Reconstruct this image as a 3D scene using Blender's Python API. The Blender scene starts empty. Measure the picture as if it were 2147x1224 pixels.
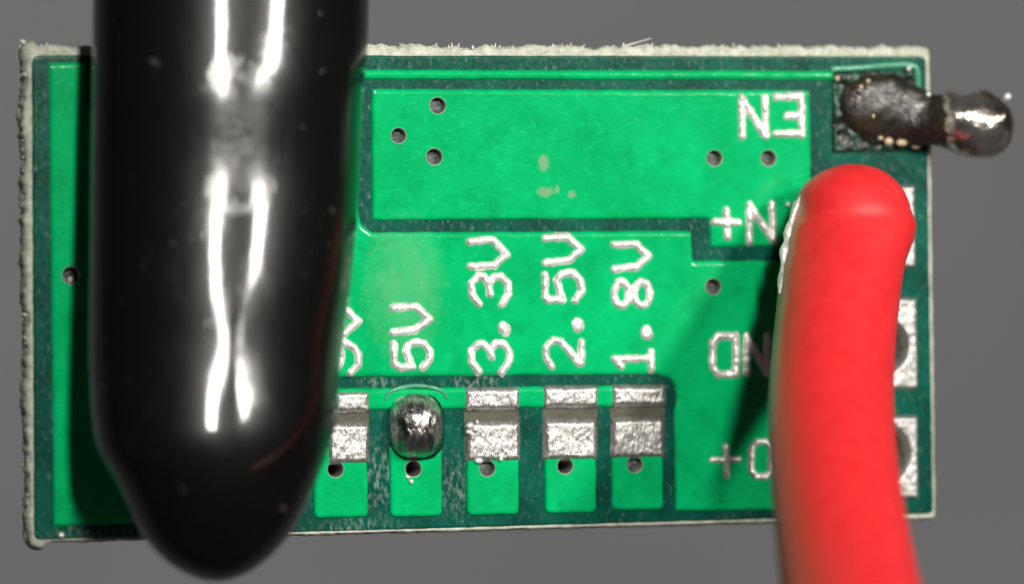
import bpy, math, random
import numpy as np
from mathutils import Vector, Matrix
from mathutils.geometry import delaunay_2d_cdt

# One Blender unit is one millimetre; the board lies in the plane z = 0, its centre at the origin.
random.seed(4)
RNG = np.random.RandomState(7)
S = bpy.context.scene
S.unit_settings.system = 'METRIC'
S.unit_settings.scale_length = 0.001
COL = S.collection

# ------------------------------------------------------------------ camera
CAM_LOC = np.array([-19.71682613, 0.09259295, 76.65853497])
CAM_ROT = np.array([[0.967312, 0.012582, -0.253279], [-0.0126, 0.999919, 0.001553], [0.253278, 0.001689, 0.967392]])
FPX = 8000.0
cam_data = bpy.data.cameras.new('camera')
cam_data.sensor_width = 36.0
cam_data.lens = FPX / 2147.0 * 36.0
cam_data.clip_start = 1.0
cam_data.clip_end = 2000.0
cam_data.dof.use_dof = True
cam_data.dof.focus_distance = 78.6
cam_data.dof.aperture_fstop = 0.050
cam = bpy.data.objects.new('camera', cam_data)
m = Matrix.Identity(4)
for i in range(3):
    for j in range(3):
        m[i][j] = CAM_ROT[i][j]
    m[i][3] = CAM_LOC[i]
cam.matrix_world = m
COL.objects.link(cam)
S.camera = cam

# ------------------------------------------------------------------ dim room light and two work lamps
world = bpy.data.worlds.new('World')
S.world = world
world.use_nodes = True
world.node_tree.nodes['Background'].inputs[0].default_value = (0.95, 0.97, 1.0, 1)
world.node_tree.nodes['Background'].inputs[1].default_value = 0.04

def lamp(name, ax, ay, dist, sx, sy, energy, color):
    d = Vector((math.tan(math.radians(ax)), math.tan(math.radians(ay)), 1.0)).normalized()
    L = bpy.data.lights.new(name, 'AREA')
    L.shape = 'RECTANGLE'
    L.size = sx
    L.size_y = sy
    L.energy = energy
    L.color = color
    o = bpy.data.objects.new(name, L)
    o.location = d * dist
    o.rotation_euler = d.to_track_quat('Z', 'Y').to_euler()
    COL.objects.link(o)

lamp('work_lamp', -2, 22, 180, 9, 40, 3.1e5, (1.0, 0.965, 0.90))
lamp('work_lamp.001', 29, 23, 180, 10, 40, 2.4e5, (1.0, 0.965, 0.90))

S.view_settings.view_transform = 'Standard'
S.view_settings.look = 'None'
S.view_settings.exposure = 0.0
S.view_settings.gamma = 1.0
S.cycles.max_bounces = 8
S.cycles.use_denoising = True

# ------------------------------------------------------------------ measuring helper: photo pixel -> point of the plane at height z
def at(px, py, z=0.0):
    px = np.asarray(px, float); py = np.asarray(py, float); z = np.asarray(z, float)
    d = np.stack([(px - 1073.5) / FPX, -(py - 612.0) / FPX, -np.ones(np.broadcast(px, py).shape)], -1)
    d = d @ CAM_ROT.T
    t = (z - CAM_LOC[2]) / d[..., 2]
    return CAM_LOC[0] + t * d[..., 0], CAM_LOC[1] + t * d[..., 1]

def A(px, py, z=0.0):
    x, y = at(px, py, z)
    return float(x), float(y)

# ------------------------------------------------------------------ noise
_lat = RNG.rand(3, 64, 64)
def vnoise(x, y, k=0):
    x = np.asarray(x, float); y = np.asarray(y, float)
    xi = np.floor(x).astype(int); yi = np.floor(y).astype(int)
    fx = x - xi; fy = y - yi
    fx = fx * fx * (3 - 2 * fx); fy = fy * fy * (3 - 2 * fy)
    L = _lat[k % 3]
    g = lambda a, b: L[a % 64, b % 64]
    return (g(xi, yi) * (1 - fx) + g(xi + 1, yi) * fx) * (1 - fy) + (g(xi, yi + 1) * (1 - fx) + g(xi + 1, yi + 1) * fx) * fy - 0.5

# ------------------------------------------------------------------ materials
def new_mat(name):
    mt = bpy.data.materials.new(name)
    mt.use_nodes = True
    return mt, mt.node_tree.nodes, mt.node_tree.links, mt.node_tree.nodes['Principled BSDF']

class NB:
    """small node helper"""
    def __init__(self, nt):
        self.nt = nt; self.n = nt.nodes; self.l = nt.links
        self.tc = self.n.new('ShaderNodeTexCoord')
    def obj(self, scale=(1, 1, 1), rot=(0, 0, 0), loc=(0, 0, 0)):
        mp = self.n.new('ShaderNodeMapping')
        mp.inputs['Scale'].default_value = scale
        mp.inputs['Rotation'].default_value = rot
        mp.inputs['Location'].default_value = loc
        self.l.new(self.tc.outputs['Object'], mp.inputs[0])
        return mp.outputs[0]
    def noise(self, vec, scale, detail=3, rough=0.55, dist=0.0):
        t = self.n.new('ShaderNodeTexNoise')
        t.inputs['Scale'].default_value = scale
        t.inputs['Detail'].default_value = detail
        t.inputs['Roughness'].default_value = rough
        t.inputs['Distortion'].default_value = dist
        self.l.new(vec, t.inputs['Vector'])
        return t.outputs[0]
    def ramp(self, fac, stops):
        r = self.n.new('ShaderNodeValToRGB')
        e = r.color_ramp.elements
        while len(e) < len(stops):
            e.new(0.5)
        for k, (p, c) in enumerate(stops):
            e[k].position = p
            e[k].color = c if isinstance(c, tuple) else (c, c, c, 1)
        self.l.new(fac, r.inputs[0])
        return r.outputs[0]
    def mix(self, fac, a, b):
        x = self.n.new('ShaderNodeMix'); x.data_type = 'RGBA'
        for s, v in ((x.inputs[0], fac), (x.inputs[6], a), (x.inputs[7], b)):
            if hasattr(v, 'is_linked') or hasattr(v, 'links'):
                self.l.new(v, s)
            elif isinstance(v, tuple):
                s.default_value = v if len(v) == 4 else v + (1,)
            else:
                s.default_value = v
        return x.outputs[2]
    def math(self, op, a, b=0.0):
        x = self.n.new('ShaderNodeMath'); x.operation = op
        for s, v in ((x.inputs[0], a), (x.inputs[1], b)):
            if hasattr(v, 'links'):
                self.l.new(v, s)
            else:
                s.default_value = v
        return x.outputs[0]
    def blob(self, cx, cy, rx, ry, edge=0.6, noise=None, namp=0.6):
        """1 inside a ragged ellipse at (cx, cy) mm, 0 outside"""
        sep = self.n.new('ShaderNodeSeparateXYZ')
        self.l.new(self.tc.outputs['Object'], sep.inputs[0])
        dx = self.math('DIVIDE', self.math('SUBTRACT', sep.outputs[0], cx), rx)
        dy = self.math('DIVIDE', self.math('SUBTRACT', sep.outputs[1], cy), ry)
        r = self.math('SQRT', self.math('ADD', self.math('MULTIPLY', dx, dx), self.math('MULTIPLY', dy, dy)))
        if noise is not None:
            r = self.math('ADD', r, self.math('MULTIPLY', self.math('SUBTRACT', noise, 0.5), namp * 2))
        return self.ramp(r, [(max(0, 1 - edge), 1.0), (1.0, 0.0)])
    def bump(self, h, strength, dist, normal=None):
        b = self.n.new('ShaderNodeBump')
        b.inputs['Strength'].default_value = strength
        b.inputs['Distance'].default_value = dist
        self.l.new(h, b.inputs['Height'])
        if normal is not None:
            self.l.new(normal, b.inputs['Normal'])
        return b.outputs[0]

def rgba(r, g, b):
    return (r, g, b, 1.0)

def mat_pour():
    mt, n, l, bs = new_mat('mask_over_copper'); k = NB(mt.node_tree)
    v = k.obj()
    big = k.noise(v, 0.55, 3)
    fleck = k.noise(k.obj(scale=(1, 2.2, 1), rot=(0, 0, 0.7)), 6.0, 4, 0.6)
    c = k.mix(k.ramp(big, [(0.30, 0.0), (0.68, 1.0)]), (0.000, 0.34, 0.098), (0.000, 0.45, 0.145))
    c = k.mix(k.ramp(fleck, [(0.56, 0.0), (0.75, 0.5)]), c, (0.0, 0.60, 0.22))
    fine = k.noise(v, 9.0, 3)
    mott = k.noise(k.obj(rot=(0, 0, .9)), 1.7, 5, 0.7)
    c = k.mix(k.ramp(mott, [(0.50, 0.0), (0.75, 0.8)]), c, (0.000, 0.27, 0.080))
    # hazy flux residue left of the 5V text and small scuffs
    x, y = A(845, 600)
    hz = k.math('MULTIPLY', k.blob(x, y, 0.95, 1.6, 0.55, fine, 0.35), k.ramp(k.noise(k.obj(scale=(1.4, 0.7, 1), rot=(0, 0, -0.6)), 2.5, 4), [(0.3, 0.25), (0.7, 0.75)]))
    c = k.mix(hz, c, (0.10, 0.42, 0.19))
    for (px, py, rx, ry) in ((1137, 342, .13, .20), (1142, 403, .20, .13), (1197, 408, .11, .10), (1166, 397, .06, .09)):
        x, y = A(px, py)
        c = k.mix(k.math('MULTIPLY', k.blob(x, y, rx, ry, 0.5, fine, 0.5), 0.8), c, (0.20, 0.36, 0.20))
    l.new(c, bs.inputs['Base Color'])
    ro = k.ramp(fleck, [(0.3, 0.13), (0.8, 0.20)])
    l.new(ro, bs.inputs['Roughness'])
    bs.inputs['Specular IOR Level'].default_value = 0.36
    l.new(k.bump(fine, 0.2, 0.02, k.bump(big, 0.2, 0.05)), bs.inputs['Normal'])
    return mt

def mat_gap():
    mt, n, l, bs = new_mat('mask_over_laminate'); k = NB(mt.node_tree)
    v = k.obj()
    big = k.noise(v, 1.1, 3)
    fleck = k.noise(k.obj(scale=(1, 0.55, 1), rot=(0, 0, 0.5)), 11.0, 4, 0.65)
    c = k.mix(k.ramp(big, [(0.35, 0.0), (0.65, 1.0)]), (0.000, 0.048, 0.033), (0.000, 0.088, 0.058))
    c = k.mix(k.ramp(fleck, [(0.60, 0.0), (0.70, 0.55)]), c, (0.16, 0.24, 0.19))
    # brushed flux dust between the jumper tabs and along the lower edge
    for (px, py, rx, ry) in ((800, 1000, .75, 1.0), (790, 800, .6, .35), (955, 1020, .5, .9), (1000, 800, .9, .25), (740, 1110, 1.4, .35), (250, 1115, 2.0, .3)):
        x, y = A(px, py)
        f = k.math('MULTIPLY', k.blob(x, y, rx, ry, 0.7, fleck, 0.4), k.ramp(fleck, [(0.47, 0.0), (0.64, 0.45)]))
        c = k.mix(f, c, (0.30, 0.36, 0.32))
    l.new(c, bs.inputs['Base Color'])
    l.new(k.ramp(fleck, [(0.3, 0.17), (0.7, 0.34)]), bs.inputs['Roughness'])
    bs.inputs['Specular IOR Level'].default_value = 0.25
    l.new(k.bump(fleck, 0.4, 0.02), bs.inputs['Normal'])
    return mt

def mat_tin(name, scale=(1, 1, 1), rot=0.0, base=0.80, amp=0.05, rough=(0.22, 0.5), freq=7.0, metal=0.85, lo=0.80):
    mt, n, l, bs = new_mat(name); k = NB(mt.node_tree)
    v = k.obj(scale=scale, rot=(0, 0, rot))
    a = k.noise(v, freq, 4, 0.6, 0.6)
    b = k.noise(v, freq * 0.4, 2)
    c = k.mix(k.ramp(a, [(0.38, 0.0), (0.62, 1.0)]), (base * lo, base * lo * 0.965, base * lo * 0.925), (base * 1.05, base * 1.04, base * 1.0))
    l.new(c, bs.inputs['Base Color'])
    bs.inputs['Metallic'].default_value = metal
    l.new(k.ramp(a, [(0.3, rough[0]), (0.7, rough[1])]), bs.inputs['Roughness'])
    l.new(k.bump(a, 0.9, amp, k.bump(b, 0.6, amp * 2)), bs.inputs['Normal'])
    return mt

def mat_simple(name, col, rough, metallic=0.0, nscale=4.0, var=0.25, bump=0.02, spec=0.5):
    mt, n, l, bs = new_mat(name); k = NB(mt.node_tree)
    a = k.noise(k.obj(), nscale, 4)
    lo = tuple(c * (1 - var) for c in col); hi = tuple(min(1, c * (1 + var)) for c in col)
    l.new(k.mix(k.ramp(a, [(0.3, 0.0), (0.7, 1.0)]), lo, hi), bs.inputs['Base Color'])
    bs.inputs['Roughness'].default_value = rough
    bs.inputs['Metallic'].default_value = metallic
    bs.inputs['Specular IOR Level'].default_value = spec
    if bump:
        l.new(k.bump(a, 0.7, bump), bs.inputs['Normal'])
    return mt

def mat_substrate():
    mt, n, l, bs = new_mat('cut_glass_fibre'); k = NB(mt.node_tree)
    a = k.noise(k.obj(), 7.0, 4, 0.7)
    b = k.noise(k.obj(scale=(1, 1, 4)), 1.2, 3)
    c = k.mix(k.ramp(a, [(0.35, 0.0), (0.65, 1.0)]), (0.34, 0.35, 0.27), (0.60, 0.62, 0.53))
    c = k.mix(k.ramp(b, [(0.5, 0.0), (0.75, 0.5)]), c, (0.30, 0.36, 0.22))
    l.new(c, bs.inputs['Base Color'])
    bs.inputs['Roughness'].default_value = 0.75
    l.new(k.bump(a, 0.6, 0.035), bs.inputs['Normal'])
    return mt

def mat_char():
    mt, n, l, bs = new_mat('charred_flux'); k = NB(mt.node_tree)
    v = k.obj()
    a = k.noise(v, 1.6, 4, 0.6, 0.8)
    b = k.noise(v, 6.0, 4, 0.65)
    c = k.mix(k.ramp(a, [(0.42, 0.0), (0.60, 1.0)]), (0.010, 0.008, 0.007), (0.004, 0.060, 0.030))
    c = k.mix(k.ramp(b, [(0.62, 0.0), (0.72, 0.6)]), c, (0.06, 0.045, 0.03))
    l.new(c, bs.inputs['Base Color'])
    l.new(k.ramp(b, [(0.3, 0.12), (0.7, 0.45)]), bs.inputs['Roughness'])
    l.new(k.bump(b, 0.6, 0.06, k.bump(a, 0.8, 0.12)), bs.inputs['Normal'])
    return mt

def mat_stub():
    mt, n, l, bs = new_mat('solder_with_burnt_flux'); k = NB(mt.node_tree)
    v = k.obj()
    a = k.noise(v, 1.8, 4, 0.6, 0.5)
    b = k.noise(v, 7.0, 4, 0.65)
    sep = k.n.new('ShaderNodeSeparateXYZ'); l.new(k.tc.outputs['Object'], sep.inputs[0])
    # bare metal towards the free end, flux crust at the root
    x0, _ = A(1935, 250); x1, _ = A(1990, 250)
    t = k.n.new('ShaderNodeMapRange'); t.inputs[1].default_value = x0; t.inputs[2].default_value = x1
    l.new(sep.outputs[0], t.inputs[0])
    bare = k.ramp(k.math('ADD', k.math('MULTIPLY', t.outputs[0], 0.75), k.math('MULTIPLY', a, 0.9)), [(0.66, 0.0), (0.86, 1.0)])
    c = k.mix(bare, k.mix(k.ramp(a, [(0.4, 0.0), (0.65, 1.0)]), (0.010, 0.008, 0.007), (0.030, 0.024, 0.014)), k.mix(k.ramp(a, [(0.36, 1.0), (0.56, 0.0)]), (0.72, 0.67, 0.61), (0.20, 0.16, 0.13)))
    l.new(c, bs.inputs['Base Color'])
    l.new(k.math('MULTIPLY', bare, 0.95), bs.inputs['Metallic'])
    l.new(k.mix(bare, k.ramp(b, [(0.3, 0.22), (0.75, 0.55)]), k.ramp(b, [(0.3, 0.12), (0.75, 0.26)])), bs.inputs['Roughness'])
    l.new(k.bump(b, 0.22, 0.04, k.bump(a, 0.5, 0.10)), bs.inputs['Normal'])
    return mt

def mat_tube():
    mt, n, l, bs = new_mat('black_vinyl'); k = NB(mt.node_tree)
    v = k.obj()
    b = k.noise(k.obj(scale=(1, 0.35, 1)), 4.0, 5, 0.7)
    d = k.noise(v, 2.6, 2, 0.5)
    d2 = k.noise(k.obj(scale=(1, .5, 1), rot=(0, 0, .5)), 7.5, 3, 0.6)
    sme = k.noise(k.obj(scale=(1, .6, 1), rot=(0, 0, -.4)), 0.8, 5, 0.65, 0.5)
    x, y = A(500, 285, 4.2)
    scuff = k.blob(x, y, 0.95, 1.5, 0.7, b, 0.35)
    dust = k.math('MAXIMUM', k.ramp(d, [(0.715, 0.0), (0.75, 0.45)]), k.math('MULTIPLY', k.ramp(d2, [(0.66, 0.0), (0.74, 0.3)]), k.ramp(sme, [(0.48, 0.0), (0.6, 1.0)])))
    c = k.mix(k.math('MULTIPLY', scuff, 0.5), (0.002, 0.002, 0.002), (0.008, 0.0075, 0.007))
    c = k.mix(dust, c, (0.09, 0.08, 0.08))
    l.new(c, bs.inputs['Base Color'])
    bs.inputs['Coat Weight'].default_value = 0.7
    cr = k.math('ADD', k.ramp(b, [(0.3, 0.06), (0.8, 0.13)]), k.math('MULTIPLY', scuff, 0.18))
    cr = k.math('ADD', cr, k.math('MULTIPLY', k.ramp(sme, [(0.5, 0.0), (0.68, 1.0)]), 0.10))
    l.new(cr, bs.inputs['Coat Roughness'])
    ro = k.math('ADD', k.ramp(b, [(0.3, 0.30), (0.8, 0.42)]), k.math('MULTIPLY', dust, 0.4))
    l.new(ro, bs.inputs['Roughness'])
    bs.inputs['Specular IOR Level'].default_value = 0.14
    hb = k.math('MULTIPLY', b, k.math('ADD', k.math('MULTIPLY', scuff, 1.2), 0.07))
    hb = k.math('ADD', hb, k.math('MULTIPLY', dust, 0.25))
    nb = k.bump(hb, 0.6, 0.06)
    l.new(nb, bs.inputs['Normal'])
    l.new(nb, bs.inputs['Coat Normal'])
    return mt

def mat_wire():
    mt, n, l, bs = new_mat('red_silicone'); k = NB(mt.node_tree)
    v = k.obj()
    at_ = k.n.new('ShaderNodeAttribute'); at_.attribute_name = 'residue'
    a = k.noise(v, 2.2, 4, 0.6)
    f = k.ramp(k.math('ADD', at_.outputs['Fac'], k.math('MULTIPLY', k.math('SUBTRACT', a, 0.5), 0.5)), [(0.35, 0.0), (0.75, 0.9)])
    c = k.mix(k.ramp(a, [(0.35, 0.0), (0.7, 1.0)]), (0.68, 0.014, 0.018), (0.76, 0.022, 0.026))
    c = k.mix(f, c, (0.48, 0.24, 0.15))
    l.new(c, bs.inputs['Base Color'])
    bs.inputs['Roughness'].default_value = 0.46
    bs.inputs['Specular IOR Level'].default_value = 0.75
    bs.inputs['Subsurface Weight'].default_value = 0.0
    l.new(k.bump(k.noise(v, 5.0, 4), 0.15, 0.03), bs.inputs['Normal'])
    return mt

def mat_table():
    mt, n, l, bs = new_mat('grey_tabletop'); k = NB(mt.node_tree)
    a = k.noise(k.obj(), 0.05, 3)
    l.new(k.mix(k.ramp(a, [(0.3, 0.0), (0.7, 1.0)]), (0.140, 0.139, 0.150), (0.160, 0.158, 0.170)), bs.inputs['Base Color'])
    bs.inputs['Roughness'].default_value = 0.7
    l.new(k.bump(k.noise(k.obj(), 1.5, 3), 0.2, 0.1), bs.inputs['Normal'])
    return mt

M = dict(
    pour=mat_pour(), gap=mat_gap(),
    tin=mat_tin('tinned_pad', scale=(2.0, 1, 1), rot=0.45, base=0.57, amp=0.02, freq=9.0, rough=(0.34, 0.50), metal=0.85, lo=0.62),
    tin_letter=mat_tin('tinned_letter', base=0.92, amp=0.025, rough=(0.36, 0.6), freq=6.0, metal=0.6),
    solder=mat_tin('bright_solder', base=0.60, amp=0.05, rough=(0.18, 0.36), freq=4.5, lo=0.55, metal=1.0, scale=(1.6, 0.8, 1), rot=0.6),
    olive=mat_simple('bare_laminate', (0.052, 0.052, 0.030), 0.5, var=0.2),
    fibre=mat_substrate(),
    fuzz=mat_simple('loose_glass_fibre', (0.60, 0.58, 0.52), 0.7, var=0.15, bump=0),
    barrel=mat_simple('via_barrel', (0.30, 0.30, 0.26), 0.45, metallic=0.6, var=0.3),
    plug=mat_simple('via_plug_or_dark', (0.045, 0.054, 0.05), 0.45, nscale=7.0, var=0.7, bump=0.08),
    dark=mat_simple('painted_hole_dark', (0.004, 0.004, 0.004), 0.9, bump=0),
    char=mat_char(), stub=mat_stub(), tube=mat_tube(), wire=mat_wire(), table=mat_table(),
    flux=mat_simple('dark_flux_pool', (0.004, 0.030, 0.018), 0.16, nscale=3.0, var=0.5, bump=0.03),
    amber=mat_simple('amber_flux_bead', (0.55, 0.42, 0.28), 0.2, var=0.3, bump=0.02),
    film=mat_simple('glossy_flux_film', (0.07, 0.30, 0.18), 0.16, nscale=5.0, var=0.3, bump=0.03),
)

# ------------------------------------------------------------------ mesh helpers
def link(name, verts, faces, mat, parent=None, smooth=True):
    me = bpy.data.meshes.new(name)
    me.from_pydata([tuple(map(float, v)) for v in verts], [], [tuple(map(int, f)) for f in faces])
    me.materials.append(mat)
    if smooth:
        me.polygons.foreach_set('use_smooth', [True] * len(me.polygons))
    me.update()
    o = bpy.data.objects.new(name, me)
    COL.objects.link(o)
    if parent is not None:
        o.parent = parent
    return o

def round_poly(pts, r):
    """pts: list of (x, y) or (x, y, r); returns a dense outline with rounded corners, same units"""
    out = []
    n = len(pts)
    for i in range(n):
        p = np.array(pts[i][:2], float); a = np.array(pts[i - 1][:2], float); b = np.array(pts[(i + 1) % n][:2], float)
        rr = pts[i][2] if len(pts[i]) > 2 else r
        da = a - p; db = b - p
        la = np.linalg.norm(da); lb = np.linalg.norm(db)
        da /= la; db /= lb
        ang = math.acos(np.clip(da @ db, -1, 1))
        t = min(rr / max(math.tan(ang / 2), 1e-3), la * 0.45, lb * 0.45)
        if t < 0.5 or ang > math.radians(172):
            out.append(p); continue
        p0 = p + da * t; p1 = p + db * t
        for s in np.linspace(0, 1, 6):
            out.append((1 - s) ** 2 * p0 + 2 * s * (1 - s) * p + s * s * p1)
    return np.array(out)

def densify(P, step):
    out = []
    n = len(P)
    for i in range(n):
        a = P[i]; b = P[(i + 1) % n]
        k = max(1, int(np.linalg.norm(b - a) / step))
        for j in range(k):
            out.append(a + (b - a) * j / k)
    return np.array(out)

def area(P):
    x, y = P[:, 0], P[:, 1]
    return 0.5 * np.sum(x * np.roll(y, -1) - np.roll(x, -1) * y)

def offset(P, d):
    """inset a CCW outline by d"""
    t = np.roll(P, -1, 0) - np.roll(P, 1, 0)
    t /= np.maximum(np.linalg.norm(t, axis=1, keepdims=True), 1e-9)
    nrm = np.stack([-t[:, 1], t[:, 0]], 1)
    return P + nrm * d

def circle(c, r, n=20):
    a = np.linspace(0, 2 * math.pi, n, endpoint=False)
    return np.stack([c[0] + r * np.cos(a), c[1] + r * np.sin(a)], 1)

def inside(poly, Q):
    x, y = Q[:, 0], Q[:, 1]
    c = np.zeros(len(Q), bool)
    j = len(poly) - 1
    for i in range(len(poly)):
        xi, yi = poly[i]; xj, yj = poly[j]
        if yi != yj:
            c ^= ((yi > y) != (yj > y)) & (x < (xj - xi) * (y - yi) / (yj - yi) + xi)
        j = i
    return c

def fill(outer, holes):
    vs = [Vector(p) for p in outer]; es = [(i, (i + 1) % len(outer)) for i in range(len(outer))]
    for h in holes:
        b = len(vs)
        vs += [Vector(p) for p in h]
        es += [(b + i, b + (i + 1) % len(h)) for i in range(len(h))]
    r = delaunay_2d_cdt(vs, es, [], 1, 1e-6)
    V = np.array([tuple(v) for v in r[0]]); F = np.array([f for f in r[2] if len(f) == 3])
    cen = V[F].mean(1)
    keep = inside(outer, cen)
    for h in holes:
        keep &= ~inside(np.array(h), cen)
    F = F[keep]
    a, b, c = V[F[:, 0]], V[F[:, 1]], V[F[:, 2]]
    s = (b[:, 0] - a[:, 0]) * (c[:, 1] - a[:, 1]) - (b[:, 1] - a[:, 1]) * (c[:, 0] - a[:, 0])
    F[s < 0] = F[s < 0][:, ::-1]
    return V, F

def outline(px_pts, r, step=0.08, wob=0.006, z=0.0):
    P = round_poly(px_pts, r)
    x, y = at(P[:, 0], P[:, 1], z)
    P = densify(np.stack([x, y], 1), step)
    if area(P) < 0:
        P = P[::-1]
    if wob:
        P = offset(P, 0) + np.stack([vnoise(P[:, 0] * 5, P[:, 1] * 5, 0), vnoise(P[:, 0] * 5, P[:, 1] * 5, 1)], 1) * wob * 4
    return P

def plate(name, P, holes, z0, z1, bevel, mat, parent, hole_depth=0.08, prof=((0, 0), (0.16, 0.45), (0.32, 0.72), (0.45, 0.83), (0.78, 0.955), (0.92, 0.99), (1, 1))):
    """a raised flat piece: outline P at z0, rounded shoulder up to z1, circular or polygonal holes with walls"""
    V = []; F = []
    n = len(P)
    for (u, h) in prof:
        Q = offset(P, bevel * u) if u > 0 else P
        zz = z0 + (z1 - z0) * h
        V += [(q[0], q[1], zz) for q in Q]
    for r in range(len(prof) - 1):
        for i in range(n):
            j = (i + 1) % n
            F.append((r * n + i, r * n + j, (r + 1) * n + j, (r + 1) * n + i))
    top = offset(P, bevel) if bevel else P
    tv, tf = fill(top, holes)
    b = len(V)
    V += [(p[0], p[1], z1) for p in tv]
    F += [(b + f[0], b + f[1], b + f[2]) for f in tf]
    for h in holes:
        b = len(V); k = len(h)
        V += [(p[0], p[1], z1) for p in h] + [(p[0], p[1], z1 - hole_depth) for p in h]
        F += [(b + (i + 1) % k, b + i, b + k + i, b + k + (i + 1) % k) for i in range(k)]
    return link(name, V, F, mat, parent)

def relief(name, sdf, box, step, hfun, z, mat, parent, margin=0.05, rough=0.0, rfreq=6.0):
    """a rounded deposit: height over a distance field, running down below its own rim"""
    x0, x1, y0, y1 = box
    X = np.arange(x0, x1 + step, step); Y = np.arange(y0, y1 + step, step)
    GX, GY = np.meshgrid(X, Y)
    d = sdf(GX, GY)
    H = hfun(d)
    if rough:
        w = np.clip(-d / 0.06, 0, 1)
        H = H + w * rough * (vnoise(GX * rfreq, GY * rfreq, 0) + 0.5 * vnoise(GX * rfreq * 2.1, GY * rfreq * 2.1, 1))
    keep = d < margin
    kf = keep[:-1, :-1] & keep[1:, :-1] & keep[:-1, 1:] & keep[1:, 1:]
    ny, nx = GX.shape
    ii, jj = np.where(kf)
    q = np.stack([ii * nx + jj, ii * nx + jj + 1, (ii + 1) * nx + jj + 1, (ii + 1) * nx + jj], 1)
    used = np.unique(q)
    re = np.full(nx * ny, -1); re[used] = np.arange(len(used))
    V = np.stack([GX.ravel(), GY.ravel(), (H + z).ravel()], 1)[used]
    return link(name, V, re[q], mat, parent)

def sd_segs(segs):
    def f(x, y):
        d = np.full(x.shape, 1e9)
        for (ax, ay, bx, by) in segs:
            dx, dy = bx - ax, by - ay
            L = dx * dx + dy * dy
            t = np.clip(((x - ax) * dx + (y - ay) * dy) / L, 0, 1) if L > 0 else 0
            d = np.minimum(d, np.hypot(x - ax - t * dx, y - ay - t * dy))
        return d
    return f

def sd_poly(P):
    """signed distance to an outline in mm"""
    segs = [(*P[i], *P[(i + 1) % len(P)]) for i in range(len(P))]
    g = sd_segs(segs)
    def f(x, y):
        d = g(x, y)
        ins = inside(P, np.stack([x.ravel(), y.ravel()], 1)).reshape(x.shape)
        return np.where(ins, -d, d)
    return f

def grid_tube(name, rings, mat, parent=None, close_start=False, close_end=False):
    """rings: (n, k, 3) closed rings"""
    n, k, _ = rings.shape
    V = rings.reshape(-1, 3)
    F = []
    for i in range(n - 1):
        for j in range(k):
            F.append((i * k + j, i * k + (j + 1) % k, (i + 1) * k + (j + 1) % k, (i + 1) * k + j))
    if close_start:
        F.append(tuple(range(k))[::-1])
    if close_end:
        F.append(tuple((n - 1) * k + j for j in range(k)))
    return link(name, V, F, mat, parent)

def sweep(path, radii, k=48, flat=1.0, bump=0.0, bfreq=1.0):
    path = np.array(path, float)
    T = np.gradient(path, axis=0); T /= np.linalg.norm(T, axis=1, keepdims=True)
    up = np.array([0.0, 0.0, 1.0])
    rings = []
    a = np.linspace(0, 2 * math.pi, k, endpoint=False)
    for p, t, r, flat in zip(path, T, radii, np.broadcast_to(flat, len(path))):
        s = np.cross(t, up); s /= np.linalg.norm(s)
        u = np.cross(s, t)
        rr = r * np.ones(k)
        if bump:
            rr = rr * (1 + bump * (vnoise(p[0] * bfreq + np.cos(a) * 1.5 + 9, p[1] * bfreq + np.sin(a) * 1.5 + p[2], 2) + 0.5 * vnoise(p[0] * bfreq * 2.3 + np.cos(a) * 3, p[1] * bfreq * 2.3 + np.sin(a) * 3, 1)))
        rings.append(p + np.outer(np.cos(a) * rr, s) + np.outer(np.sin(a) * rr * flat, u))
    return np.array(rings)

def smooth_curve(keys, n, t=None):
    """Catmull-like resample of key rows (first column is the parameter)"""
    K = np.array(keys, float)
    t = np.linspace(K[0, 0], K[-1, 0], n) if t is None else t
    out = [t]
    for c in range(1, K.shape[1]):
        y = K[:, c]; x = K[:, 0]
        mm = np.gradient(y, x)
        i = np.clip(np.searchsorted(x, t, side='right') - 1, 0, len(x) - 2)
        h = x[i + 1] - x[i]; s = (t - x[i]) / h
        out.append((2 * s ** 3 - 3 * s ** 2 + 1) * y[i] + (s ** 3 - 2 * s ** 2 + s) * h * mm[i] + (-2 * s ** 3 + 3 * s ** 2) * y[i + 1] + (s ** 3 - s ** 2) * h * mm[i + 1])
    return np.stack(out, 1)

def tag(o, label, cat):
    o['label'] = label
    o['category'] = cat
    return o

# ------------------------------------------------------------------ the setting: a grey tabletop far below the board
tv = [(-600, -600, -85), (600, -600, -85), (600, 600, -85), (-600, 600, -85)]
table = link('tabletop', tv, [(0, 1, 2, 3)], M['table'], smooth=False)
table['kind'] = 'structure'

# ------------------------------------------------------------------ the circuit board
board = bpy.data.objects.new('circuit_board', None)
board.empty_display_size = 2
COL.objects.link(board)
tag(board, 'small green circuit board with silver voltage markings and solder pads under the red wire', 'circuit board')

HZ = 0.070          # top of the copper under the mask
VIA = [(916, 222, 17), (834, 285, 16), (909, 329, 17), (1496, 332, 17), (1609, 332, 17), (1493, 601, 17), (148, 577, 18),
       (702, 983, 17), (865, 982, 17), (1020, 981, 17), (1183, 976, 17), (1329, 973, 17)]
OPEN = {7, 8, 10}   # open holes, their darkness painted by a black disc
VIAS = [(A(x, y), r * 0.01) for x, y, r in VIA]
RIM = [(A(1846, 725), 0.55), (A(1848, 950), 0.58)]     # the two open wire holes
ALLH = [circle(c, r, 22) for c, r in VIAS] + [circle(c, r, 36) for c, r in RIM]

def holes_in(P, pad=0.05):
    return [h for h in ALLH if inside(P, h.mean(0)[None])[0]]

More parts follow.
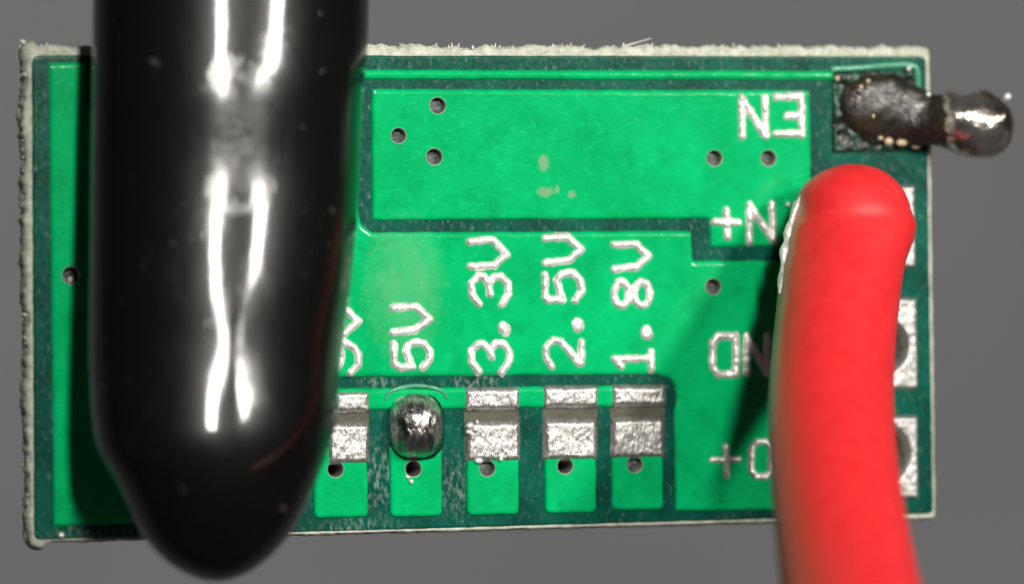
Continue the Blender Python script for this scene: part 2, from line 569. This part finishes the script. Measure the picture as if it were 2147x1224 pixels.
# mask sheet with its openings
mask_px = [(67, 116, 22), (1943, 118, 16), (1958, 1077, 12), (72, 1131, 14)]
PM = outline(mask_px, 14, 0.12, 0.004)
openings_px = [(692, 820, 775, 970), (973, 812, 1089, 967), (1138, 808, 1254, 964), (1280, 806, 1395, 960)]
openings = []
for (a, b, c, d) in openings_px:
    openings.append(outline([(a, b), (c, b - 1), (c, d - 1), (a, d)], 3, 0.3, 0.0))
plate('solder_mask', PM, ALLH + openings, -0.045, 0.0, 0.05, M['gap'], board, hole_depth=0.04)
for O in openings:
    v, f = fill(offset(O, -0.03), [])
    link('bare_laminate', [(p[0], p[1], -0.022) for p in v], f, M['olive'], board, smooth=False)

# glass-fibre core: rough sawn edges, wider than the mask at the top and left edge
core_px = [(65, 99, 10), (1951, 101, 14), (1963, 1086, 10), (76, 1136, 10)]
PC = outline(core_px, 10, 0.045, 0.0)
nC = len(PC)
rag = vnoise(PC[:, 0] * 2.3, PC[:, 1] * 2.3, 0) * 0.10 + vnoise(PC[:, 0] * 7.7, PC[:, 1] * 7.7, 1) * 0.06 + vnoise(PC[:, 0] * 19, PC[:, 1] * 19, 2) * 0.05
wt = np.where(PC[:, 1] > 4.6, 0.75, np.where(PC[:, 0] < -9.4, 0.8, 0.22))
V = []; F = []
nrm = PC - offset(PC, 1)
lev = [(-0.05, 0.03), (-0.11, -0.02), (-0.25, -0.03), (-0.45, -0.02), (-0.65, 0.0), (-0.85, 0.0), (-1.0, 0.05)]
for q, (zz, ins) in enumerate(lev):
    r2 = rag * wt * (0.5 if q == 0 else 1) + wt * vnoise(PC[:, 0] * 6.3 + 7.7 * q, PC[:, 1] * 6.3 + 3.1 * q, q) * 0.07 * min(q, 1) + wt * vnoise(PC[:, 0] * 21 + 5 * q, PC[:, 1] * 21 - 3.3 * q, q + 1) * 0.05 * min(q, 1)
    flare = np.where(PC[:, 0] < -9.45, [0.02, 0.06, 0.10, 0.14, 0.17, 0.19, 0.15][q], 0.0)
    Q = PC + nrm * (r2 - ins + flare)[:, None]
    if q == 0:
        top = Q
    zl = np.where((PC[:, 0] < -9.3) & (0 < q < 6), zz * 0.62, zz)
    V += [(p[0], p[1], z_) for p, z_ in zip(Q, zl)]
for r in range(len(lev) - 1):
    for i in range(nC):
        j = (i + 1) % nC
        F.append((r * nC + j, r * nC + i, (r + 1) * nC + i, (r + 1) * nC + j))
for zz, flip, ring in ((-0.05, False, top), (-1.0, True, Q)):
    tv_, tf_ = fill(ring, ALLH)
    b = len(V)
    V += [(p[0], p[1], zz) for p in tv_]
    F += [tuple(b + i for i in (f[::-1] if flip else f)) for f in tf_]
link('glass_fibre_core', V, F, M['fibre'], board)

# loose fibres along the sawn edges
V = []; F = []
def sliver(p, d, L, w, h):
    d = d / np.linalg.norm(d); s = np.array([-d[1], d[0], 0]) * w
    b = len(V)
    q = p + d * L
    V.extend([p - s, p + s, q + s * .3, q - s * .3, p + (0, 0, -h)])
    F.extend([(b, b + 3, b + 2, b + 1), (b, b + 4, b + 3), (b + 1, b + 2, b + 4), (b + 2, b + 3, b + 4)])
for _ in range(110):
    clump = random.choice([90, 780, 850, 960, 1060, 1180, 1300, 1360, 1600, None, None])
    px = clump + random.gauss(0, 18) if clump else random.uniform(60, 1940)
    x, y = A(px, 99)
    ang = random.gauss(math.pi / 2, 0.75)
    sliver(np.array([x, y - 0.03, -0.1 - random.random() * 0.3]), np.array([math.cos(ang), abs(math.sin(ang)), random.uniform(-.2, .3)]), random.uniform(.04, .12) * (1.2 if clump else .5), random.uniform(.012, .035), .05)
for _ in range(330):
    py = random.choice([130, 240, 330, 430, 640, 700, 850, 960, 1050]) + random.gauss(0, 25) if random.random() < .6 else random.uniform(90, 1130)
    x, y = A(60 + (py - 96) * .012, py)
    ang = random.gauss(math.pi, 0.8)
    sliver(np.array([x - 0.03, y, -0.15 - random.random() * 0.7]), np.array([-abs(math.cos(ang)), math.sin(ang), random.uniform(-.2, .2)]), random.uniform(.04, .13), random.uniform(.012, .035), .05)
x, y = A(1310, 97)
sliver(np.array([x, y, -0.08]), np.array([1, .28, .1]), .62, .018, .02)
fz = link('frayed_fibre', V, F, M['fuzz'], board, smooth=False)
fz['kind'] = 'stuff'

# copper areas under the mask
POURS = {
    'upper': [(777, 187), (1697, 190), (1700, 378), (1748, 380), (1748, 515), (1487, 519), (1485, 459), (778, 463)],
    'main': [(560, 176), (748, 177), (750, 440, 40), (757, 473, 25), (780, 487, 25), (1449, 484), (1452, 547), (1706, 545), (1710, 1070), (1416, 1071), (1413, 862), (1418, 835, 20), (1412, 797, 25), (1378, 785, 25), (700, 791), (560, 793)],
    'rail': [(560, 146), (1748, 149), (1748, 169), (560, 167)],
    'side': [(102, 132), (183, 131), (185, 217), (196, 232), (300, 240), (306, 1096), (112, 1103)],
    'bar': [(600, 815), (1376, 807), (1395, 812, 14), (1395, 851), (600, 862)],
}
for nm, pts in POURS.items():
    P = outline(pts, 5, 0.07, 0.004)
    plate('copper_pour', P, holes_in(P), -0.004, HZ, 0.105, M['pour'], board)

TABS = [(656, 770, 886, 1086), (815, 926, 876, 1084), (976, 1087, 883, 1080), (1140, 1249, 879, 1076), (1281, 1389, 877, 1070)]
for (a, b_, t, bt) in TABS:
    P = outline([(a, t + 6), (b_, t + 5), (b_ + 1, bt - 2, 14), (a + 1, bt, 14)], 8, 0.06, 0.004)
    plate('copper_tab', P, holes_in(P), -0.004, HZ, 0.085, M['pour'], board)

# vias: plated barrels with a dark plug, or a black disc painting an open hole's darkness
for k, (c, r) in enumerate(VIAS):
    a = np.linspace(0, 2 * math.pi, 22, endpoint=False)
    prof = [(r + 0.008, HZ + 0.003), (r + 0.002, HZ + 0.004), (r - 0.012, HZ - 0.02), (r - 0.02, -0.3), (r - 0.02, -0.98)]
    rings = np.array([[(c[0] + rr * math.cos(t), c[1] + rr * math.sin(t), zz) for t in a] for rr, zz in prof])
    o = grid_tube('via', rings, M['barrel'], board)
    if k not in OPEN:
        zp = -0.10 - 0.08 * random.random()
        q = [(c[0], c[1], zp + 0.03)] + [(c[0] + (r - .015) * math.cos(t), c[1] + (r - .015) * math.sin(t), zp) for t in a]
        link('via_plug_or_dark', q, [(0, 1 + i, 1 + (i + 1) % 22) for i in range(22)], M['plug'], o)
    else:
        q = [(c[0] + (r - .015) * math.cos(t), c[1] + (r - .015) * math.sin(t), -0.9) for t in a]
        link('via_plug_or_dark', q, [tuple(range(22))], M['dark'], o)  # no plug here: black disc painted as the shade deep in the hole

# tinned solder pads
def pad(px_poly, z, H, r=6, holes=(), mat=None, name='solder_pad', rough=0.014, rfreq=7.0):
    P = outline(px_poly, r, 0.05, 0.004)
    f0 = sd_poly(P)
    hs = [(c, q) for c, q in holes]
    def sdf(x, y):
        d = f0(x, y)
        for c, q in hs:
            d = np.maximum(d, q - np.hypot(x - c[0], y - c[1]))
        return d
    def hf(d):
        s = np.clip(-d / 0.10, 0, 1)
        return np.where(d < 0, H * (1 - (1 - s) ** 2), -d * 1.6)
    lo = P.min(0) - 0.06; hi = P.max(0) + 0.06
    return relief(name, sdf, (lo[0], hi[0], lo[1], hi[1]), 0.022, hf, z, mat or M['tin'], board, 0.045, rough, rfreq)

UP = [(700, 773, 820, 864), (973, 1088, 813, 859), (1138, 1253, 809, 854), (1281, 1394, 808, 851)]
for (a, b_, t, bt) in UP:
    pad([(a, t + 1), (b_, t), (b_, bt - 1), (a, bt)], HZ - 0.02, 0.075, 6)
LOW = [(686, 771, 887, 971), (976, 1087, 884, 966), (1140, 1249, 880, 963), (1281, 1389, 877, 959)]
for (a, b_, t, bt) in LOW:
    pad([(a, t + 1, 10), (b_, t, 10), (b_ + 1, bt - 1, 3), (a + 1, bt, 3)], HZ - 0.015, 0.075, 8)
# edge pads: IN+, GND and VO+
pad([(1745, 390), (1918, 388), (1920, 564), (1745, 566)], 0.0, 0.13, 6)
pad([(1745, 626), (1922, 624), (1925, 817), (1745, 820)], 0.0, 0.11, 6, holes=[RIM[0]])
pad([(1745, 872), (1924, 870), (1926, 1046), (1745, 1049)], 0.0, 0.11, 6, holes=[RIM[1]])
for c, r in RIM:
    a = np.linspace(0, 2 * math.pi, 40, endpoint=False)
    rings = np.array([[(c[0] + rr * math.cos(t), c[1] + rr * math.sin(t), zz) for t in a] for rr, zz in ((r + .01, 0.04), (r - 0.02, 0.02), (r - 0.02, -0.98))])
    grid_tube('plated_hole', rings, M['barrel'], board)

# ---- lettering: tinned copper strokes
def strokes(name, lines, r=8.7, H=0.06, zoff=0.0):
    segs = []
    for ln in lines:
        pts = [A(x, y) for x, y in ln]
        if len(pts) == 1:
            segs.append((*pts[0], *pts[0]))
        for p, q in zip(pts[:-1], pts[1:]):
            segs.append((*p, *q))
    S_ = np.array(segs)
    R = r * 0.01
    g = sd_segs(segs)
    def sdf(x, y):
        return g(x, y) - R * (1 + 0.35 * vnoise(x * 9, y * 9, 2))
    def hf(d):
        u = (d + R) / R
        return np.where(u < 1.0, H * (1 - u ** 2), -(u - 1) * H * 2)
    xs = S_[:, [0, 2]]; ys = S_[:, [1, 3]]
    m_ = R + 0.06
    return relief(name, sdf, (xs.min() - m_, xs.max() + m_, ys.min() - m_, ys.max() + m_), 0.017, hf, HZ + zoff, M['tin_letter'], board, 0.03, 0.03, 9.0)

def loop(cx, cy, rx, ry, n=18):
    return [(cx + rx * math.cos(2 * math.pi * i / n), cy + ry * math.sin(2 * math.pi * i / n)) for i in range(n + 1)]

# 9V (mostly under the black tip)
strokes('letter', [[(675, 650), (722, 648), (750, 674), (720, 698), (675, 701)]])
strokes('digit', [[(734, 780), (749, 764), (751, 747), (741, 728), (720, 718), (690, 718), (676, 732), (674, 755), (684, 772), (700, 775), (712, 760), (714, 740), (708, 722)]])
# 5V
strokes('letter', [[(823, 645), (870, 643), (900, 669), (868, 692), (823, 696)]], 9)
strokes('digit', [[(824, 720), (825, 762), (838, 770), (862, 769), (855, 750), (850, 738), (853, 724), (866, 717), (887, 719), (900, 735), (898, 754), (885, 770)]])
# 3.3V
strokes('letter', [[(983, 507), (1030, 503), (1062, 534), (1034, 557), (985, 559)]])
strokes('digit', [[(1003, 638), (988, 619), (987, 593), (1000, 580), (1013, 581), (1023, 599), (1025, 616)], [(1023, 597), (1033, 581), (1050, 580), (1063, 595), (1064, 617), (1051, 638)]])
strokes('decimal_point', [[(1055, 686), (1057, 692)]], 13)
strokes('digit', [[(1002, 778), (987, 758), (987, 734), (1000, 721), (1013, 721), (1025, 734), (1030, 750)], [(1025, 732), (1036, 720), (1053, 721), (1066, 736), (1065, 758), (1050, 780)]])
# 2.5V
strokes('letter', [[(1141, 500), (1188, 498), (1218, 524), (1190, 546), (1141, 551)]])
strokes('digit', [[(1141, 576), (1142, 622), (1150, 629), (1178, 629), (1170, 605), (1164, 588), (1177, 574), (1199, 572), (1215, 588), (1217, 610), (1204, 630)]])
strokes('decimal_point', [[(1209, 679), (1211, 686)]], 13)
strokes('digit', [[(1156, 768), (1144, 751), (1143, 728), (1157, 713), (1174, 715), (1213, 762), (1217, 762), (1217, 716)]])
# 1.8V
strokes('letter', [[(1285, 513), (1331, 512), (1358, 537), (1333, 560), (1285, 564)]])
strokes('digit', [loop(1301, 616, 15, 25), loop(1344, 616, 17, 25)])
strokes('decimal_point', [[(1353, 695), (1355, 701)]], 13)
strokes('digit', [[(1287, 752), (1362, 751)], [(1287, 752), (1300, 768)], [(1363, 737), (1363, 772)]])
# EN
strokes('letter', [[(1553, 206), (1554, 287)], [(1554, 207), (1601, 284)], [(1601, 206), (1604, 286)]])
strokes('letter', [[(1678, 202), (1679, 284)], [(1625, 205), (1677, 203)], [(1648, 244), (1678, 243)], [(1625, 281), (1678, 281)]])
# IN+
strokes('plus_sign', [[(1521, 441), (1523, 497)], [(1497, 465), (1545, 466)]])
strokes('letter', [[(1569, 430), (1569, 508)], [(1571, 432), (1617, 503)], [(1617, 428), (1620, 503)]])
strokes('letter', [[(1668, 428), (1670, 504)]], 7.5)
# GND
strokes('letter', [[(1542, 704), (1504, 704), (1492, 719), (1492, 769), (1504, 784), (1542, 784)], [(1541, 704), (1541, 784)]])
strokes('letter', [[(1563, 705), (1564, 782)], [(1564, 706), (1606, 782)], [(1606, 705), (1607, 782)]])
strokes('letter', [[(1632, 718), (1640, 704), (1668, 704), (1680, 719), (1680, 769), (1668, 784), (1640, 784), (1632, 772), (1632, 750), (1650, 750)]])
# VO+
strokes('plus_sign', [[(1520, 936), (1521, 995)], [(1492, 963), (1546, 963)]], 7.5)
strokes('letter', [[(1584, 925), (1604, 925), (1615, 938), (1615, 986), (1604, 998), (1584, 998), (1573, 986), (1573, 938), (1584, 925)]], 7.5)
strokes('letter', [[(1637, 998), (1643, 955), (1661, 926), (1679, 955), (1685, 998)]], 7.5)

# ---- solder bridge on the 5V jumper in its pool of dark flux
P = outline([(812, 826, 50), (932, 824, 50), (928, 964, 50), (817, 967, 50)], 30, 0.05, 0.006)
fp = sd_poly(P)
lo = P.min(0) - .06; hi = P.max(0) + .06
relief('flux_pool', fp, (lo[0], hi[0], lo[1], hi[1]), 0.022, lambda d: np.where(d < 0, 0.10 * np.sqrt(np.clip(1 - (1 - np.clip(-d / .30, 0, 1)) ** 2, 0, 1)), -d * 2), HZ - 0.02, M['flux'], board, .04, .02, 5.0)
cx_, cy_ = A(873, 893, .2)
def dome(x, y):
    u = np.abs((x - cx_) / .57); v = np.abs((y - cy_) / .665)
    return (u ** 2.5 + v ** 2.5) ** (1 / 2.5) - 1
relief('solder_bridge', dome, (cx_ - .6, cx_ + .6, cy_ - .7, cy_ + .7), 0.018, lambda d: np.where(d < 0, 0.62 * np.sqrt(np.clip(1 - (d + 1) ** 2, 0, 1)), -d * 3), HZ + .02, M['solder'], board, .08, .012, 3.0)

# ---- EN pad: charred flux, a solder stub running off the board, a film of flux round the corner
pad([(1743, 150), (1921, 148), (1923, 319), (1743, 322)], 0.0, 0.07, 5, mat=M['char'], name='charred_pad', rough=0.10, rfreq=5.0)
keys = [(0, 1762, 205, .0, 30), (1, 1790, 214, .02, 58), (2, 1840, 226, .06, 76), (3, 1900, 240, .14, 68), (4, 1945, 253, .32, 55), (5, 1985, 256, .50, 60), (6, 2030, 260, .58, 68), (7, 2075, 258, .62, 66), (8, 2104, 254, .62, 50), (8.6, 2117, 252, .62, 24), (9, 2121, 252, .62, 2)]
C = smooth_curve(keys, 70)
xx, yy = at(C[:, 1], C[:, 2], C[:, 3])
rings = sweep(np.stack([xx, yy, C[:, 3]], 1), np.maximum(C[:, 4], 1.5) * 0.01, 44, np.interp(C[:, 1], [1780, 1900, 1960, 2030], [.45, .55, .7, .85]), 0.20, 1.9)
grid_tube('solder_stub', rings, M['stub'], board, True, True)
def bead(name, px, py, z, r, mat, sx=1.0, sy=1.0):
    V = []; n1, n2 = 8, 12
    x, y = A(px, py, z)
    rings = np.array([[(x + r * sx * math.sin(math.pi * i / n1) * math.cos(2 * math.pi * j / n2), y + r * sy * math.sin(math.pi * i / n1) * math.sin(2 * math.pi * j / n2), z + r * math.cos(math.pi * i / n1)) for j in range(n2)] for i in range(n1 + 1)])
    rings[0, :, :2] = (x, y); rings[-1, :, :2] = (x, y)
    rings = rings[::-1]
    return grid_tube(name, rings, mat, board)
for (px, py, z, r) in ((2112, 203, .62, .085), (1946, 199, .5, .06), (1905, 145, .1, .06)):
    bead('solder_or_glint_bead', px, py, z, r, M['tin_letter'])
for (px, py, z, r, sx) in ((1820, 171, .55, .055, 1), (1805, 183, .5, .05, 1), (1801, 206, .62, .04, 1), (1831, 244, 1.0, .045, .8), (1863, 297, .32, .085, 1.2), (1890, 300, .28, .075, 1.7), (1921, 306, .22, .065, 1.9), (1846, 290, .30, .045, 1.4), (1755, 165, .09, .06, 1), (1761, 291, .09, .04, 1)):
    bead('flux_bead', px, py, z, r, M['amber'], sx)
for (px, py, z, r, sx) in ((862, 1009, .08, .055, 1.0), (854, 999, .07, .045, 1.2), (129, 1121, .02, .06, 1.2), (1652, 429, .12, .055, 1.0)):
    bead('solder_or_glint_bead', px, py, z, r, M['tin_letter'], sx)
for (px, py, z, r, sx) in ((985, 892, .14, .07, 1.2), (1000, 884, .12, .05, .8), (997, 900, .14, .06, 1.3), (981, 905, .13, .05, 1.0), (1004, 966, .1, .06, 1.5), (1050, 962, .1, .05, 1), (148, 586, -.05, .07, 1.0)):
    bead('solder_or_glint_bead', px, py, z, r, M['tin_letter'], sx)  # the bead inside the left via is added to paint its glint
K = [(1740, 146), (1800, 143), (1860, 138), (1905, 137), (1921, 146), (1924, 175), (1922, 205)]
strokes_film = smooth_curve([(i, *A(x, y)) for i, (x, y) in enumerate(K)], 40)
rings = sweep(np.stack([strokes_film[:, 1], strokes_film[:, 2], np.full(40, .02)], 1), .055 + .02 * np.abs(vnoise(np.arange(40) * .5, np.zeros(40))), 14, 0.8)
grid_tube('flux_film', rings, M['film'], board, True, True)
K = [(806, 838), (816, 822), (840, 812), (872, 808), (905, 812), (926, 821), (936, 836)]
sf = smooth_curve([(i, *A(x, y)) for i, (x, y) in enumerate(K)], 36)
rings = sweep(np.stack([sf[:, 1], sf[:, 2], np.full(36, HZ)], 1), .042 * np.sin(np.linspace(.25, math.pi - .25, 36)) ** .5, 14, 0.8)
grid_tube('flux_film', rings, M['film'], board, True, True)

# ---- solder under the end of the red wire
P3 = outline([(1690, 400), (1900, 400), (1905, 560), (1690, 560)], 60, .08, .01)
f3 = sd_poly(P3)
lo = P3.min(0) - .06; hi = P3.max(0) + .06
relief('solder_joint', f3, (lo[0], hi[0], lo[1], hi[1]), 0.04, lambda d: np.where(d < 0, 0.5 * np.sqrt(np.clip(1 - (1 - np.clip(-d / .7, 0, 1)) ** 2, 0, 1)), -d * 2), .06, M['tin'], board, .06, .03, 3.0)

# ------------------------------------------------------------------ red wire
keys = [  # photo y of the axis, left, right edge, height of the axis
    (345, 1776, 1784, 1.35), (350, 1742, 1826, 1.35), (362, 1716, 1852, 1.36), (385, 1690, 1876, 1.38), (415, 1674, 1895, 1.42), (450, 1660, 1911, 1.50), (480, 1652, 1917, 1.60),
    (510, 1646, 1912, 1.80), (560, 1638, 1896, 2.15), (620, 1631, 1887, 2.65), (700, 1622, 1879, 3.35), (800, 1613, 1873, 4.3), (900, 1612, 1874, 5.35),
    (1000, 1618, 1882, 6.5), (1100, 1627, 1897, 7.7), (1224, 1640, 1922, 9.3), (1330, 1655, 1948, 10.9), (1450, 1674, 1982, 12.8), (1600, 1700, 2030, 15.4)]
C = smooth_curve(keys, 0, 345 + 1255 * np.linspace(0, 1, 190) ** 2.1)
xl, yl = at(C[:, 1], C[:, 0], C[:, 3]); xr, yr = at(C[:, 2], C[:, 0], C[:, 3])
# the end is a blunt dome: half width from an ellipse, then the measured width
hw = (xr - xl) / 2
tt = np.clip((C[:, 0] - 345) / 110.0, 0, 1)
dome_w = 1.245 * np.sqrt(1 - (1 - tt) ** 2.2)
bl = np.clip((C[:, 0] - 440) / 40.0, 0, 1)
hw2 = dome_w * (1 - bl) + hw * bl
cxm = (xl + xr) / 2
vert = 1.22 * np.sqrt(1 - (1 - np.clip((C[:, 0] - 345) / 130.0, 0, 1)) ** 2.2) * np.interp(C[:, 0], [345, 700, 1600], [1, 1.0, 1.06])
xl = cxm - hw2; xr = cxm + hw2
path = np.stack([(xl + xr) / 2, (yl + yr) / 2, C[:, 3]], 1)
rad = (xr - xl) / 2 * 0.985
k = 64
a = np.linspace(0, 2 * math.pi, k, endpoint=False)
rings = []
res = []
zs = np.interp(C[:, 0], [345, 420, 520, 640, 800, 1000, 1224, 1600], [.06, .10, .28, .62, .92, 1.12, 1.32, 1.6])
for i in range(len(path)):
    t = np.array([0.0, -1.0, zs[i]])
    t = t / np.linalg.norm(t)
    s = np.array([1.0, 0, 0]); s = s - t * (s @ t); s /= np.linalg.norm(s)
    u = np.cross(s, t); u = u if u[2] > 0 else -u
    r = rad[i]
    rings.append(path[i] + np.outer(np.cos(a) * r, s) + np.outer(np.sin(a) * vert[i], u))
    side = 1.15 * np.exp(-((a - math.pi * 1.02) / 0.45) ** 2)
    fade = np.clip((C[i, 0] - 380) / 60, 0, 1) * np.clip((1010 - C[i, 0]) / 160, 0, 1)
    res.append(side * fade)
wire = grid_tube('red_wire', np.array(rings), M['wire'], None, True, True)
att = wire.data.attributes.new('residue', 'FLOAT', 'POINT')
att.data.foreach_set('value', np.array(res).ravel().astype(np.float32))
tag(wire, 'thick red insulated wire rising from the board edge over the pads', 'wire')

# solder that crept up the flank of the insulation
kk = [(0, 412, 3), (1, 434, 9), (2, 462, 6), (3, 488, 12), (4, 507, 7), (5, 530, 13), (6, 556, 6), (7, 586, 8), (8, 615, 3)]
Q = smooth_curve(kk, 60)
lx = np.interp(Q[:, 1], [k_[0] for k_ in keys], [k_[1] for k_ in keys]); lz = np.interp(Q[:, 1], [k_[0] for k_ in keys], [k_[3] for k_ in keys])
xx, yy = at(lx + 2, Q[:, 1], lz)
grid_tube('solder_creep', sweep(np.stack([xx, yy, lz + .05], 1), np.maximum(Q[:, 2], 2) * .01, 16, 1.0, .3, 4.0), M['tin_letter'], wire, True, True)

# ------------------------------------------------------------------ black tip lying across the board
tk = [  # photo y, left edge, right edge
    (-260, 214, 768), (-100, 208, 765), (0, 205, 763), (130, 204, 758), (200, 203, 750), (400, 200, 742), (600, 198, 726), (700, 197, 714), (800, 199, 702),
    (870, 203, 699), (930, 213, 686), (1000, 248, 661), (1060, 277, 637), (1100, 296, 616), (1140, 321, 589), (1165, 344, 566), (1185, 368, 543), (1200, 393, 520), (1210, 415, 497), (1216, 438, 474), (1217.5, 455.5, 456.5)]
T1 = smooth_curve(tk[:13], 150)[:-1]
T2 = smooth_curve(tk[12:], 50)
T = np.vstack([T1, T2])
py = T[:, 0]
slope = np.interp(py, [-300, 150, 235, 300, 400, 880, 960, 1050, 1300], [.165, .165, .035, .035, .17, .165, .04, 0, 0])
zax = 2.72 + np.concatenate([[0], np.cumsum(0.5 * (slope[1:] + slope[:-1]) * np.diff(py) * 0.01)])
zax -= np.interp(120, py, zax) - 2.05
bb = np.interp(py, [-300, 800, 1300], [1.95, 1.95, 1.95])
wpx = T[:, 2] - T[:, 1]
shape = np.clip(wpx / np.interp(py, [-300, 800, 1300], [560, 505, 495]), 0, 1)
bb = bb * np.sqrt(np.clip(1 - (np.maximum(py - 890, 0) / 328.0) ** 2, 0.0, 1))
xl, yl = at(T[:, 1], py, zax); xr, yr = at(T[:, 2], py, zax)
k = 96
a = np.linspace(0, 2 * math.pi, k, endpoint=False)
rings = []
SHEAR = 0.10        # the tip leans a little to the left
for i in range(len(T)):
    cx = (xl[i] + xr[i]) / 2; cy = (yl[i] + yr[i]) / 2; ra = (xr[i] - xl[i]) / 2 * 1.036
    x = cx + ra * np.cos(a); z = zax[i] + bb[i] * np.sin(a)
    x = x - SHEAR * (z - zax[i])
    rg = 0.066 * math.exp(-((py[i] - 728) / 92.0) ** 2)
    xr0 = A(490, py[i], zax[i] + bb[i])[0]
    z = z - np.where(np.sin(a) > 0, rg * (1 - np.exp(-np.sqrt((x - xr0) ** 2 + 0.004) / 0.33)), 0)
    rings.append(np.stack([x, np.full(k, cy), z], 1))
tube = grid_tube('rubber_tip', np.array(rings), M['tube'], None, True, True)
tag(tube, 'thick glossy black rounded tip lying across the left part of the green board', 'rubber tip')
